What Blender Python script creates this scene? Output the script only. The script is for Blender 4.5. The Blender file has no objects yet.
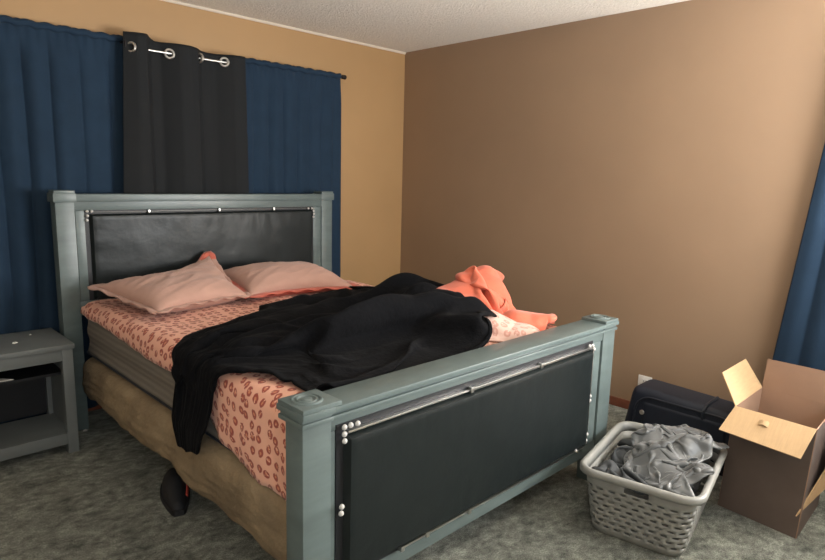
import bpy, bmesh, math, random
import numpy as np
from mathutils import Vector, Matrix, noise as mnoise
random.seed(7)
SC = bpy.context.scene
COL = SC.collection
PI = math.pi

# ------------------------------------------------------------------ materials
def new_mat(name):
    m = bpy.data.materials.new(name); m.use_nodes = True
    nt = m.node_tree
    return m, nt, nt.nodes['Principled BSDF']
def N(nt, t, **kw):
    n = nt.nodes.new(t)
    for k, v in kw.items():
        if k.startswith('_'): setattr(n, k[1:], v)
        else: n.inputs[k].default_value = v
    return n
def mat(name, col, rough=.6, metal=0., spec=.5, var=0., vscale=6., bump=0., bscale=60., bdist=.004, sheen=0., detail=3., vstretch=None, col2=None, coord='Object'):
    m, nt, b = new_mat(name); L = nt.links.new
    b.inputs['Base Color'].default_value = (*col, 1); b.inputs['Roughness'].default_value = rough
    b.inputs['Metallic'].default_value = metal; b.inputs['Specular IOR Level'].default_value = spec
    if sheen: b.inputs['Sheen Weight'].default_value = sheen; b.inputs['Sheen Roughness'].default_value = .5
    tc = N(nt, 'ShaderNodeTexCoord'); src = tc.outputs[coord]
    if vstretch:
        mp = N(nt, 'ShaderNodeMapping'); mp.inputs['Scale'].default_value = vstretch
        L(src, mp.inputs['Vector']); vsrc = mp.outputs['Vector']
    else: vsrc = src
    if var or col2:
        n = N(nt, 'ShaderNodeTexNoise', Scale=vscale, Detail=detail, Roughness=.6); L(vsrc, n.inputs['Vector'])
        r = N(nt, 'ShaderNodeValToRGB'); L(n.outputs['Fac'], r.inputs['Fac'])
        c2 = col2 or tuple(min(1, c*(1+var)) for c in col); c1 = col if col2 else tuple(c*(1-var) for c in col)
        r.color_ramp.elements[0].position = .32; r.color_ramp.elements[1].position = .68
        r.color_ramp.elements[0].color = (*c1, 1); r.color_ramp.elements[1].color = (*c2, 1)
        L(r.outputs['Color'], b.inputs['Base Color'])
    if bump:
        n = N(nt, 'ShaderNodeTexNoise', Scale=bscale, Detail=4., Roughness=.6); L(src, n.inputs['Vector'])
        bp = N(nt, 'ShaderNodeBump', Strength=bump, Distance=bdist); L(n.outputs['Fac'], bp.inputs['Height'])
        L(bp.outputs['Normal'], b.inputs['Normal'])
    return m
def rosette_mat(name, base, ring, core, scale=20., rough=.85):
    m, nt, b = new_mat(name); L = nt.links.new
    tc = N(nt, 'ShaderNodeTexCoord')
    nz = N(nt, 'ShaderNodeTexNoise', Scale=32., Detail=2.); L(tc.outputs['UV'], nz.inputs['Vector'])
    sub = N(nt, 'ShaderNodeVectorMath', _operation='SUBTRACT'); sub.inputs[1].default_value = (.5, .5, .5); L(nz.outputs['Color'], sub.inputs[0])
    sc = N(nt, 'ShaderNodeVectorMath', _operation='SCALE'); sc.inputs['Scale'].default_value = .013; L(sub.outputs[0], sc.inputs[0])
    ad = N(nt, 'ShaderNodeVectorMath', _operation='ADD'); L(tc.outputs['UV'], ad.inputs[0]); L(sc.outputs[0], ad.inputs[1])
    v = N(nt, 'ShaderNodeTexVoronoi', Scale=scale, Randomness=.55); v.voronoi_dimensions = '2D'; L(ad.outputs[0], v.inputs['Vector'])
    r = N(nt, 'ShaderNodeValToRGB'); cr = r.color_ramp; L(v.outputs['Distance'], r.inputs['Fac'])
    cr.elements[0].position = 0; cr.elements[0].color = (*core, 1)
    cr.elements[1].position = 1; cr.elements[1].color = (*base, 1)
    for p, c in ((.10, core), (.15, ring), (.30, ring), (.36, base)):
        e = cr.elements.new(p); e.color = (*c, 1)
    # gaps that break the rings
    g = N(nt, 'ShaderNodeTexNoise', Scale=75., Detail=1.); L(tc.outputs['UV'], g.inputs['Vector'])
    gr = N(nt, 'ShaderNodeMapRange'); gr.inputs['From Min'].default_value = .60; gr.inputs['From Max'].default_value = .66; L(g.outputs['Fac'], gr.inputs['Value'])
    mx = N(nt, 'ShaderNodeMix', _data_type='RGBA'); L(gr.outputs[0], mx.inputs[0]); L(r.outputs['Color'], mx.inputs[6]); mx.inputs[7].default_value = (*base, 1)
    L(mx.outputs[2], b.inputs['Base Color']); b.inputs['Roughness'].default_value = rough
    b.inputs['Sheen Weight'].default_value = .15
    n = N(nt, 'ShaderNodeTexNoise', Scale=26., Detail=3.); L(tc.outputs['UV'], n.inputs['Vector'])
    bp = N(nt, 'ShaderNodeBump', Strength=.35, Distance=.012); L(n.outputs['Fac'], bp.inputs['Height']); L(bp.outputs['Normal'], b.inputs['Normal'])
    return m

M = {}
M['wall_tan'] = mat('wall_tan', (.385, .232, .102), .55, var=.05, vscale=1.2, bump=.15, bscale=90, bdist=.002)
M['wall_brown'] = mat('wall_brown', (.295, .195, .122), .5, var=.05, vscale=1.5, bump=.15, bscale=90, bdist=.002)
M['ceiling'] = mat('ceiling_popcorn', (.86, .81, .73), .9, var=.06, vscale=60, bump=.9, bscale=75, bdist=.016)
M['trim'] = mat('trim_paint', (.66, .58, .48), .7)
M['wall_pale'] = mat('wall_pale', (.52, .45, .36), .6)
M['baseboard'] = mat('baseboard_wood', (.17, .055, .03), .4, var=.2, vscale=20)
M['paint'] = mat('grey_paint', (.105, .137, .135), .36, var=.12, vscale=5, bump=.12, bscale=30, bdist=.003, vstretch=(1, 1, 4))
M['paint_dark'] = mat('grey_paint_table', (.145, .16, .16), .42, var=.1, vscale=5, bump=.1, bscale=40)
M['vinyl'] = mat('black_vinyl', (.010, .0135, .014), .34, spec=.26, bump=.14, bscale=26, bdist=.006)
M['black_board'] = mat('black_board', (.008, .009, .012), .5)
M['nickel'] = mat('nickel', (.62, .62, .60), .28, metal=1., bump=.3, bscale=200, bdist=.001)
M['trim_dark'] = mat('dull_strip', (.16, .16, .155), .4, metal=.6)
M['pearl'] = mat('pearl_head', (.50, .49, .47), .25, spec=.6)
M['navy'] = mat('navy_curtain', (.0125, .029, .054), .85, spec=.2, bump=.12, bscale=500, bdist=.001, sheen=.03, var=.08, vscale=8)
M['blackcur'] = mat('black_curtain', (.014, .0155, .017), .85, spec=.2, bump=.12, bscale=500, bdist=.001)
M['rod'] = mat('dark_rod', (.015, .013, .013), .4, metal=.6)
M['mattress'] = mat('mattress_side', (.17, .15, .13), .85, var=.1, vscale=14, bump=.3, bscale=120, bdist=.002)
M['boxcover'] = mat('box_spring_cover', (.33, .25, .15),   .9, col2=(.16, .115, .068), vscale=3.2, bump=.8, bscale=14, bdist=.02, detail=6)
M['sheet'] = rosette_mat('rosette_sheet', (.80, .42, .30), (.33, .06, .04), (.62, .22, .12), 23.)
M['pale_sheet'] = rosette_mat('pale_rosette', (.62, .40, .33), (.47, .23, .18), (.56, .33, .26), 20)
M['pillow'] = mat('pink_pillowcase', (.49, .29, .23), .85, bump=.12, bscale=22, bdist=.008, sheen=.15, var=.04, vscale=9)
M['coral'] = mat('coral_flange', (.56, .13, .085), .85, sheen=.15)
M['orange'] = mat('orange_fabric', (.60, .13, .068), .85, bump=.3, bscale=20, bdist=.01, sheen=.2, var=.08, vscale=8)
M['fleece'] = mat('black_fleece', (.0038, .0040, .0050), .9, spec=.07, bump=.6, bscale=45, bdist=.008, sheen=.015)
M['silver_cloth'] = mat('silver_cloth', (.068, .073, .074), .40, bump=.2, bscale=40, bdist=.004, sheen=.3)
M['grey_cloth'] = mat('grey_cloth', (.032, .036, .039), .75, bump=.3, bscale=60, bdist=.004)
M['dark_cloth'] = mat('dark_cloth', (.035, .04, .05), .8, bump=.3, bscale=60, bdist=.004)
M['plastic'] = mat('grey_plastic', (.26, .262, .245), .4, var=.04, vscale=8)
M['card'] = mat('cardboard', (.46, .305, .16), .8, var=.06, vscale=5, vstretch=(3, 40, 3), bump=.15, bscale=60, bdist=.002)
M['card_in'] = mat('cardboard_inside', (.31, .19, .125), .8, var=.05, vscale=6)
M['card_out_shaded'] = mat('cardboard_outside_shaded', (.115, .085, .072), .75, var=.08, vscale=7, bump=.1, bscale=40)  # outside colour darkened to carry the shade on the box's near side
M['case'] = mat('dark_luggage', (.008, .013, .026), .6, bump=.3, bscale=200, bdist=.002)
M['case_trim'] = mat('dark_luggage_trim', (.016, .021, .032), .5)
M['rubber'] = mat('black_rubber', (.012, .012, .014), .6)
M['shoe'] = mat('black_shoe', (.010, .011, .014), .7, bump=.2, bscale=150, bdist=.002)
M['red'] = mat('red_stripe', (.55, .07, .05), .6)
M['white'] = mat('white_plastic', (.75, .73, .69), .35)
M['paper'] = mat('paper', (.75, .74, .70), .8)
M['slot'] = mat('dark_slot', (.02, .02, .02), .6)
M['glass_frame'] = mat('window_frame', (.75, .74, .71), .4)

def carpet_mat():
    m, nt, b = new_mat('carpet_pile'); L = nt.links.new
    tc = N(nt, 'ShaderNodeTexCoord')
    mp = N(nt, 'ShaderNodeMapping'); mp.inputs['Rotation'].default_value = (0, 0, .9); mp.inputs['Scale'].default_value = (1, 1.35, 1); L(tc.outputs['Object'], mp.inputs['Vector'])
    n1 = N(nt, 'ShaderNodeTexNoise', Scale=6.5, Detail=8., Roughness=.78, Distortion=.2); L(mp.outputs[0], n1.inputs['Vector'])
    r = N(nt, 'ShaderNodeValToRGB'); L(n1.outputs['Fac'], r.inputs['Fac'])
    r.color_ramp.elements[0].position = .33; r.color_ramp.elements[0].color = (.080, .090, .074, 1)
    r.color_ramp.elements[1].position = .68; r.color_ramp.elements[1].color = (.43, .45, .385, 1)
    n2 = N(nt, 'ShaderNodeTexNoise', Scale=170., Detail=3., Roughness=.7); L(tc.outputs['Object'], n2.inputs['Vector'])
    mr = N(nt, 'ShaderNodeMapRange'); mr.inputs['From Min'].default_value = .3; mr.inputs['From Max'].default_value = .7
    mr.inputs['To Min'].default_value = .4; mr.inputs['To Max'].default_value = 1.5; L(n2.outputs['Fac'], mr.inputs['Value'])
    n3 = N(nt, 'ShaderNodeTexNoise', Scale=26., Detail=4., Roughness=.7); L(mp.outputs[0], n3.inputs['Vector'])
    m3 = N(nt, 'ShaderNodeMapRange'); m3.inputs['From Min'].default_value = .3; m3.inputs['From Max'].default_value = .7; m3.inputs['To Min'].default_value = .6; m3.inputs['To Max'].default_value = 1.4; L(n3.outputs['Fac'], m3.inputs['Value'])
    mm = N(nt, 'ShaderNodeMath', _operation='MULTIPLY'); L(mr.outputs[0], mm.inputs[0]); L(m3.outputs[0], mm.inputs[1])
    mx = N(nt, 'ShaderNodeVectorMath', _operation='SCALE'); L(r.outputs['Color'], mx.inputs[0]); L(mm.outputs[0], mx.inputs['Scale'])
    L(mx.outputs[0], b.inputs['Base Color']); b.inputs['Roughness'].default_value = .95; b.inputs['Specular IOR Level'].default_value = .15
    b.inputs['Sheen Weight'].default_value = .15
    ad = N(nt, 'ShaderNodeMath', _operation='ADD'); L(n1.outputs['Fac'], ad.inputs[0]); L(n2.outputs['Fac'], ad.inputs[1])
    bp = N(nt, 'ShaderNodeBump', Strength=.9, Distance=.02); L(ad.outputs[0], bp.inputs['Height']); L(bp.outputs['Normal'], b.inputs['Normal'])
    return m
M['carpet'] = carpet_mat()
def stripe_mat():
    m, nt, b = new_mat('mattress_stripe'); L = nt.links.new
    tc = N(nt, 'ShaderNodeTexCoord')
    w = N(nt, 'ShaderNodeTexWave', Scale=11., Distortion=.3); w.bands_direction = 'Z'; L(tc.outputs['Object'], w.inputs['Vector'])
    r = N(nt, 'ShaderNodeValToRGB'); L(w.outputs['Fac'], r.inputs['Fac'])
    r.color_ramp.elements[0].color = (.145, .13, .11, 1); r.color_ramp.elements[1].color = (.185, .165, .14, 1)
    L(r.outputs['Color'], b.inputs['Base Color']); b.inputs['Roughness'].default_value = .85
    n = N(nt, 'ShaderNodeTexNoise', Scale=90., Detail=3.); L(tc.outputs['Object'], n.inputs['Vector'])
    ad = N(nt, 'ShaderNodeMath', _operation='ADD'); L(n.outputs['Fac'], ad.inputs[0]); L(w.outputs['Fac'], ad.inputs[1])
    bp = N(nt, 'ShaderNodeBump', Strength=.4, Distance=.004); L(ad.outputs[0], bp.inputs['Height']); L(bp.outputs['Normal'], b.inputs['Normal'])
    return m
M['mattress'] = stripe_mat()

# ------------------------------------------------------------------ mesh helpers
def tag(o, label=None, cat=None, group=None, kind=None):
    if label: o['label'] = label
    if cat: o['category'] = cat
    if group: o['group'] = group
    if kind: o['kind'] = kind
    return o
def empty(name, loc, label, cat, rz=0, group=None):
    o = bpy.data.objects.new(name, None); COL.objects.link(o); o.location = loc; o.rotation_euler = (0, 0, rz)
    o.empty_display_size = .1
    return tag(o, label, cat, group)
def obj(name, bm, material, parent=None, smooth=True, auto=35, world=True):
    """link a bmesh built in world coordinates; when parented keep it in place"""
    me = bpy.data.meshes.new(name)
    bm.normal_update(); bm.to_mesh(me); bm.free()
    for m in (material if isinstance(material, (list, tuple)) else [material]): me.materials.append(m)
    o = bpy.data.objects.new(name, me); COL.objects.link(o)
    if smooth:
        me.shade_smooth()
        if auto: me.set_sharp_from_angle(angle=math.radians(auto))
    if parent is not None:
        o.parent = parent
        if world:
            mw = Matrix.Identity(4); p = parent; chain = []
            while p is not None:
                chain.append(Matrix.LocRotScale(p.location, p.rotation_euler, p.scale)); p = p.parent
            for c in reversed(chain): mw = mw @ c
            inv = mw.inverted(); me.transform(inv)
    return o
def B(): return bmesh.new()
def box(bm, x0, x1, y0, y1, z0, z1, bev=0., seg=2, mat_index=0):
    vs = [bm.verts.new((x, y, z)) for x in (x0, x1) for y in (y0, y1) for z in (z0, z1)]
    F = [(0, 1, 3, 2), (4, 6, 7, 5), (0, 4, 5, 1), (2, 3, 7, 6), (0, 2, 6, 4), (1, 5, 7, 3)]
    fs = [bm.faces.new([vs[i] for i in f]) for f in F]
    for f in fs: f.material_index = mat_index
    if bev:
        es = list({e for f in fs for e in f.edges})
        bmesh.ops.bevel(bm, geom=es, offset=bev, segments=seg, profile=.6, affect='EDGES')
    return bm
def cyl(bm, p0, p1, r, n=16, r2=None, caps=True):
    p0, p1 = Vector(p0), Vector(p1); d = (p1-p0); q = d.to_track_quat('Z', 'Y').to_matrix()
    r2 = r if r2 is None else r2
    a = [bm.verts.new(p0+q@Vector((r*math.cos(2*PI*i/n), r*math.sin(2*PI*i/n), 0))) for i in range(n)]
    b = [bm.verts.new(p1+q@Vector((r2*math.cos(2*PI*i/n), r2*math.sin(2*PI*i/n), 0))) for i in range(n)]
    for i in range(n): bm.faces.new((a[i], a[(i+1) % n], b[(i+1) % n], b[i]))
    if caps: bm.faces.new(a[::-1]); bm.faces.new(b)
    return bm
def torus(bm, c, axis, R, r, n=28, k=10):
    c = Vector(c); q = Vector(axis).to_track_quat('Z', 'Y').to_matrix()
    g = [[bm.verts.new(c+q@Vector(((R+r*math.cos(2*PI*j/k))*math.cos(2*PI*i/n), (R+r*math.cos(2*PI*j/k))*math.sin(2*PI*i/n), r*math.sin(2*PI*j/k)))) for j in range(k)] for i in range(n)]
    for i in range(n):
        for j in range(k): bm.faces.new((g[i][j], g[(i+1) % n][j], g[(i+1) % n][(j+1) % k], g[i][(j+1) % k]))
    return bm
def lathe(bm, c, axis, prof, n=20):
    c = Vector(c); q = Vector(axis).to_track_quat('Z', 'Y').to_matrix(); prev = None
    for (r, h) in prof:
        ring = [bm.verts.new(c+q@Vector((r*math.cos(2*PI*i/n), r*math.sin(2*PI*i/n), h))) for i in range(n)]
        if prev:
            for i in range(n): bm.faces.new((prev[i], prev[(i+1) % n], ring[(i+1) % n], ring[i]))
        else: bm.faces.new(ring[::-1])
        prev = ring
    bm.faces.new(prev); return bm
def tube(bm, pts, r, n=8):
    pts = [Vector(p) for p in pts]; rings = []
    for i, p in enumerate(pts):
        t = (pts[min(i+1, len(pts)-1)]-pts[max(i-1, 0)]).normalized(); q = t.to_track_quat('Z', 'Y').to_matrix()
        rr = r(i/(len(pts)-1)) if callable(r) else r
        rings.append([bm.verts.new(p+q@Vector((rr*math.cos(2*PI*k/n), rr*math.sin(2*PI*k/n), 0))) for k in range(n)])
    for a, b in zip(rings, rings[1:]):
        for k in range(n): bm.faces.new((a[k], a[(k+1) % n], b[(k+1) % n], b[k]))
    bm.faces.new(rings[0][::-1]); bm.faces.new(rings[-1]); return bm
def grid(bm, P, UV=None, skip=None, flip=False):
    n, m = P.shape[:2]
    V = [[bm.verts.new(P[i, j]) for j in range(m)] for i in range(n)]
    uvl = bm.loops.layers.uv.verify() if UV is not None else None
    for i in range(n-1):
        for j in range(m-1):
            if skip and skip(i, j): continue
            ids = [(i, j), (i+1, j), (i+1, j+1), (i, j+1)]
            if flip: ids = ids[::-1]
            f = bm.faces.new([V[a][b] for a, b in ids])
            if uvl:
                for l, (a, b) in zip(f.loops, ids): l[uvl].uv = UV[a, b]
    return V
def solidify(o, t, off=-1., sub=0):
    s = o.modifiers.new('thickness', 'SOLIDIFY'); s.thickness = t; s.offset = off
    if sub:
        u = o.modifiers.new('smooth', 'SUBSURF'); u.levels = sub; u.render_levels = sub
    return o
def fbm(x, y, z=0., s=1.): return mnoise.fractal((x*s, y*s, z*s), 1., 2., 3)
def smooth01(t): t = np.clip(t, 0, 1); return t*t*(3-2*t)

# ------------------------------------------------------------------ small cloth solver
def drape(P, scale, collide, steps=180, iters=6, g=.0007, bend=.25, seed=1, jitter=.006, fric=.6, pin=None, press=None, smooth=2, damp=.96, field=None):
    """Relax a cloth grid whose rest lengths are scale x its starting lengths, so that it buckles into folds."""
    rng = np.random.RandomState(seed); P = P.copy().astype(float); n, m = P.shape[:2]
    groups = []
    def add(sa, sb, k, sc=1.):
        A, Bv = P[sa], P[sb]
        if A.shape != Bv.shape or A.size == 0: return
        F = 1. if field is None else (field[sa]+field[sb])/2
        groups.append((sa, sb, np.linalg.norm(Bv-A, axis=2)*(1+(sc-1)*F), k))
    S = slice
    su, sv = (scale, scale) if not isinstance(scale, tuple) else scale
    sd = (su+sv)/2
    for o in (0, 1):
        c = (m-o)//2; add((S(None), S(o, o+2*c-0, 2)), (S(None), S(o+1, o+2*c, 2)), 1., sv)
        c = (n-o)//2; add((S(o, o+2*c, 2), S(None)), (S(o+1, o+2*c, 2), S(None)), 1., su)
    for o in (0, 1):
        c = (n-o)//2
        add((S(o, o+2*c, 2), S(0, m-1)), (S(o+1, o+2*c, 2), S(1, m)), .35, sd)
        add((S(o, o+2*c, 2), S(1, m)), (S(o+1, o+2*c, 2), S(0, m-1)), .35, sd)
    for st, kb in ((2, bend), (4, bend*.6)):
        for o in range(0, 2*st, st):
            # blocks of st columns, paired with the block st further on
            ja = [j for j in range(m-st) if (j//st) % 2 == (o//st)]
            ia = [i for i in range(n-st) if (i//st) % 2 == (o//st)]
            ja, ia = np.array(ja, int), np.array(ia, int)
            if len(ja): groups.append(((S(None), ja), (S(None), ja+st), np.linalg.norm(P[:, ja+st]-P[:, ja], axis=2)*(1+(sv-1)*(1. if field is None else field[:, ja])), kb))
            if len(ia): groups.append(((ia, S(None)), (ia+st, S(None)), np.linalg.norm(P[ia+st]-P[ia], axis=2)*(1+(su-1)*(1. if field is None else field[ia])), kb))
    w = np.ones((n, m, 1))
    if pin is not None: w[pin] = 0
    P0 = P.copy()
    nz = rng.randn(n, m, 3)*jitter
    for _ in range(3):
        nz[1:-1, 1:-1] = (nz[1:-1, 1:-1]+nz[:-2, 1:-1]+nz[2:, 1:-1]+nz[1:-1, :-2]+nz[1:-1, 2:])/3.2
    P += nz*w; Q = P.copy()
    for step in range(steps):
        v = (P-Q)*damp; Q = P.copy(); P = P+v*w; P[..., 2:] -= g*w
        if press:
            du = np.zeros_like(P); dv = np.zeros_like(P)
            du[1:-1] = P[2:]-P[:-2]; dv[:, 1:-1] = P[:, 2:]-P[:, :-2]
            nn = np.cross(du, dv); nn /= np.linalg.norm(nn, axis=2, keepdims=True)+1e-9
            P += press*nn*w
        for it in range(iters):
            for sa, sb, L0, k in groups:
                a, b = P[sa], P[sb]; d = b-a; L = np.linalg.norm(d, axis=2)+1e-9
                wa, wb = w[sa], w[sb]; ws = wa+wb; ws[ws == 0] = 1
                c = (k*(L-L0)/L)[..., None]*d/ws
                P[sa] = a+c*wa; P[sb] = b-c*wb
            P2 = collide(P)
        hit = np.abs(P2-P).sum(2, keepdims=True) > 1e-7
        P = P2
        Q = np.where(hit, Q+(P-Q)*fric, Q)
    for _ in range(smooth):
        R = P.copy()
        R[1:-1, 1:-1] = P[1:-1, 1:-1]*.5+(P[:-2, 1:-1]+P[2:, 1:-1]+P[1:-1, :-2]+P[1:-1, 2:])*.125
        P = R
    return collide(P)
def resample(pts, n):
    pts = np.array(pts, float); d = np.r_[0, np.cumsum(np.linalg.norm(np.diff(pts, axis=0), axis=1))]
    t = np.linspace(0, d[-1], n)
    return np.stack([np.interp(t, d, pts[:, k]) for k in range(pts.shape[1])], 1)
def coons(c0, c1, d0, d1, n, m):
    """c0,c1: curves along j at i=0 / i=n-1 ; d0,d1: curves along i at j=0 / j=m-1"""
    c0, c1, d0, d1 = resample(c0, m), resample(c1, m), resample(d0, n), resample(d1, n)
    u = np.linspace(0, 1, n)[:, None, None]; v = np.linspace(0, 1, m)[None, :, None]
    return ((1-u)*c0[None]+u*c1[None]+(1-v)*d0[:, None]+v*d1[:, None]
            - ((1-u)*(1-v)*c0[0]+(1-u)*v*c0[-1]+u*(1-v)*c1[0]+u*v*c1[-1]))
def seg_bump(x, y, p0, p1, h, r):
    p0, p1 = np.array(p0), np.array(p1); d = p1-p0
    t = np.clip(((x-p0[0])*d[0]+(y-p0[1])*d[1])/(d@d+1e-9), 0, 1)
    q = np.hypot(x-p0[0]-t*d[0], y-p0[1]-t*d[1])/r
    hh = h if not isinstance(h, tuple) else h[0]+(h[1]-h[0])*t
    return hh*np.where(q < 1, (1-q*q)**2, 0)

def plateau(x, y, p0, p1, h, r):
    p0, p1 = np.array(p0), np.array(p1); d = p1-p0
    t = np.clip(((x-p0[0])*d[0]+(y-p0[1])*d[1])/(d@d+1e-9), 0, 1)
    q = np.hypot(x-p0[0]-t*d[0], y-p0[1]-t*d[1])/r
    hh = h if not isinstance(h, tuple) else h[0]+(h[1]-h[0])*t
    return hh*np.where(q < 1, np.sqrt(np.clip(1-q**2.6, 0, 1)), 0)

# ------------------------------------------------------------------ the room
H = 2.42; XL = -4.7; YF = -4.25
def struct(name, bm, m, **k): return tag(obj(name, bm, m, smooth=False), kind='structure')
def wall_with_hole(axis, at, thick, a0, a1, z0, z1, h=None):
    bm = B()
    def seg(p0, p1, q0, q1):
        if axis == 'x': box(bm, min(at, at+thick), max(at, at+thick), p0, p1, q0, q1)
        else: box(bm, p0, p1, min(at, at+thick), max(at, at+thick), q0, q1)
    if h:
        h0, h1, k0, k1 = h
        seg(a0, h0, z0, z1); seg(h1, a1, z0, z1); seg(h0, h1, z0, k0); seg(h0, h1, k1, z1)
    else: seg(a0, a1, z0, z1)
    return bm
WR = (-4.12, -3.32, .80, 2.02)      # window in the right-hand wall: y0,y1,z0,z1
WF = (-1.45, -.35, .80, 2.02); WG = (-4.3, -3.2, .80, 2.02)        # unseen windows added in the wall behind the camera for fill light
struct('floor', box(B(), XL-.12, .12, YF-.12, .12, -.1, 0), M['carpet'])
struct('ceiling', box(B(), XL-.12, .12, YF-.12, .12, H, H+.1), M['ceiling'])
struct('wall_back', wall_with_hole('y', 0, .12, XL-.12, .12, 0, H), M['wall_tan'])
struct('wall_right', wall_with_hole('x', 0, .12, YF, 0, 0, H, WR), M['wall_brown'])
struct('wall_left', wall_with_hole('x', XL, -.12, YF, 0, 0, H), M['wall_pale'])
bm = wall_with_hole('y', YF, -.12, XL-.12, -2.4, 0, H, WG)
bm2 = wall_with_hole('y', YF, -.12, -2.4, .12, 0, H, WF)
me = bpy.data.meshes.new('tmp'); bm2.to_mesh(me); bm2.free(); bm.from_mesh(me); bpy.data.meshes.remove(me)
struct('wall_front', bm, M['wall_pale'])
bm = B()
P = np.array([[(x, -d, z) for (d, z) in ((0, H-.015), (.006, H-.014), (.011, H-.008), (.014, H-.001), (0, H-.0005))] for x in (XL, -.0005)])
grid(bm, P); struct('trim_1', bm, M['trim'])
bm = box(B(), -.013, -.0005, YF, -.0005, .0, .058, .004); struct('baseboard_right', bm, M['baseboard'])
bm = box(B(), XL, -.014, -.013, -.0005, .0, .058, .004); struct('baseboard_back', bm, M['baseboard'])
def window(name, axis, at, h):
    a0, a1, z0, z1 = h; bm = B(); w = .05
    def bb(p0, p1, q0, q1, d0=-.03, d1=.10):
        if axis == 'x': box(bm, at+d0, at+d1, p0, p1, q0, q1, .004)
        else: box(bm, p0, p1, at-d1, at-d0, q0, q1, .004)
    bb(a0-.06, a0, z0-.06, z1+.06, -.015, .1); bb(a1, a1+.06, z0-.06, z1+.06, -.015, .1)
    bb(a0, a1, z0-.06, z0, -.03, .1); bb(a0, a1, z1, z1+.06, -.015, .1)
    bb((a0+a1)/2-.02, (a0+a1)/2+.02, z0, z1, .05, .09)
    return tag(obj(name, bm, M['glass_frame'], smooth=False), kind='structure')
window('window_1', 'x', 0, WR); window('fill_window_2', 'y', YF, WF); window('fill_window_3', 'y', YF, WG)  # second and third frame the added fill lights

# ------------------------------------------------------------------ bed
BX = -1.812
bed = empty('bed', (BX, -1.37, 0), 'grey-green painted wooden bed with black padded headboard and footboard', 'bed')
def stud_bm(c, r=.0085):
    bm = B(); prof = [(r*1.0, 0)]+[(r*math.cos(a), r*.9*math.sin(a)+.001) for a in np.linspace(0, PI/2*.97, 7)]
    return lathe(bm, c, (0, -1, 0), prof, 14)
def padded_panel(x0, x1, z0, z1, yb, t, seed, e=.018):
    n, m = 120, 44; P = np.zeros((n, m, 3))
    for i in range(n):
        for j in range(m):
            u, v = i/(n-1), j/(m-1); x = x0+(x1-x0)*u; z = z0+(z1-z0)*v
            d = min(x-x0, x1-x, z-z0, z1-z)
            f = math.sqrt(max(0, 1-(1-min(1, d/e))**2))
            near = math.exp(-d/.07)
            w = fbm(x, z, seed, 3.)*.0035 + .45*near*(fbm(x*(1 if min(z-z0, z1-z) < min(x-x0, x1-x) else .25), z*(1 if min(x-x0, x1-x) < min(z-z0, z1-z) else .25), seed+3, 16.))*.005
            P[i, j] = (x, yb-t*f-(w if d > 1e-6 else 0)*f, z)
    bm = B(); grid(bm, P); return bm
def strip(bm, x0, x1, y, z0, z1, t=.005): return box(bm, x0, x1, y-t, y, z0, z1, .0018)

# --- headboard: members front face at y=-.274
yh = -.274; hb = B()
box(hb, -2.605, -1.02, yh+.004, -.200, 1.200, 1.262, .003)       # upper frame rail
box(hb, -2.605, -1.02, yh-.012, -.192, 1.246, 1.286, .004)       # cap moulding
box(hb, -2.605, -1.02, yh+.004, -.200, .640, .716, .003)         # lower rail
box(hb, -2.600, -2.556, yh+.004, -.200, .716, 1.200, .003)
box(hb, -1.098, -1.034, yh+.004, -.200, .716, 1.200, .003)
headboard = obj('headboard', hb, M['paint'], bed)
for x0, x1 in ((-2.692, -2.602), (-1.030, -.940)):
    bm = box(B(), x0, x1, yh, -.186, 0, 1.246, .004); obj('post', bm, M['paint'], headboard)
    bm = B(); box(bm, x0-.010, x1+.008, yh-.014, -.176, 1.244, 1.290, .004); box(bm, x0-.004, x1+.004, yh-.008, -.182, 1.288, 1.304, .003)
    obj('post_cap', bm, M['paint'], headboard)
bm = box(B(), -2.556, -1.098, yh+.008, -.215, .716, 1.200); obj('backing_board', bm, M['black_board'], headboard)
obj('padded_panel', padded_panel(-2.534, -1.112, .722, 1.180, yh+.008, .026, 11), M['vinyl'], headboard)
bm = B(); strip(bm, -2.515, -1.125, yh+.008, 1.1885, 1.1925, .008); obj('trim_strip', bm, M['trim_dark'], headboard)
for (x, z) in [(-2.545, 1.196), (-2.522, 1.196), (-2.545, 1.172), (-2.548, 1.149), (-1.147, 1.189), (-1.118, 1.189), (-1.104, 1.171), (-1.101, 1.151), (-1.104, 1.130)]:
    obj('stud', stud_bm((x, yh-.006, z), .0078), M['pearl'], headboard)
for (x, z) in [(-2.224, 1.190), (-1.416, 1.190), (-1.8, 1.19)]:
    bm = box(B(), x-.006, x+.006, yh-.012, yh, z-.010, z+.010, .003); obj('trim_clip', bm, M['nickel'], headboard)

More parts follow.
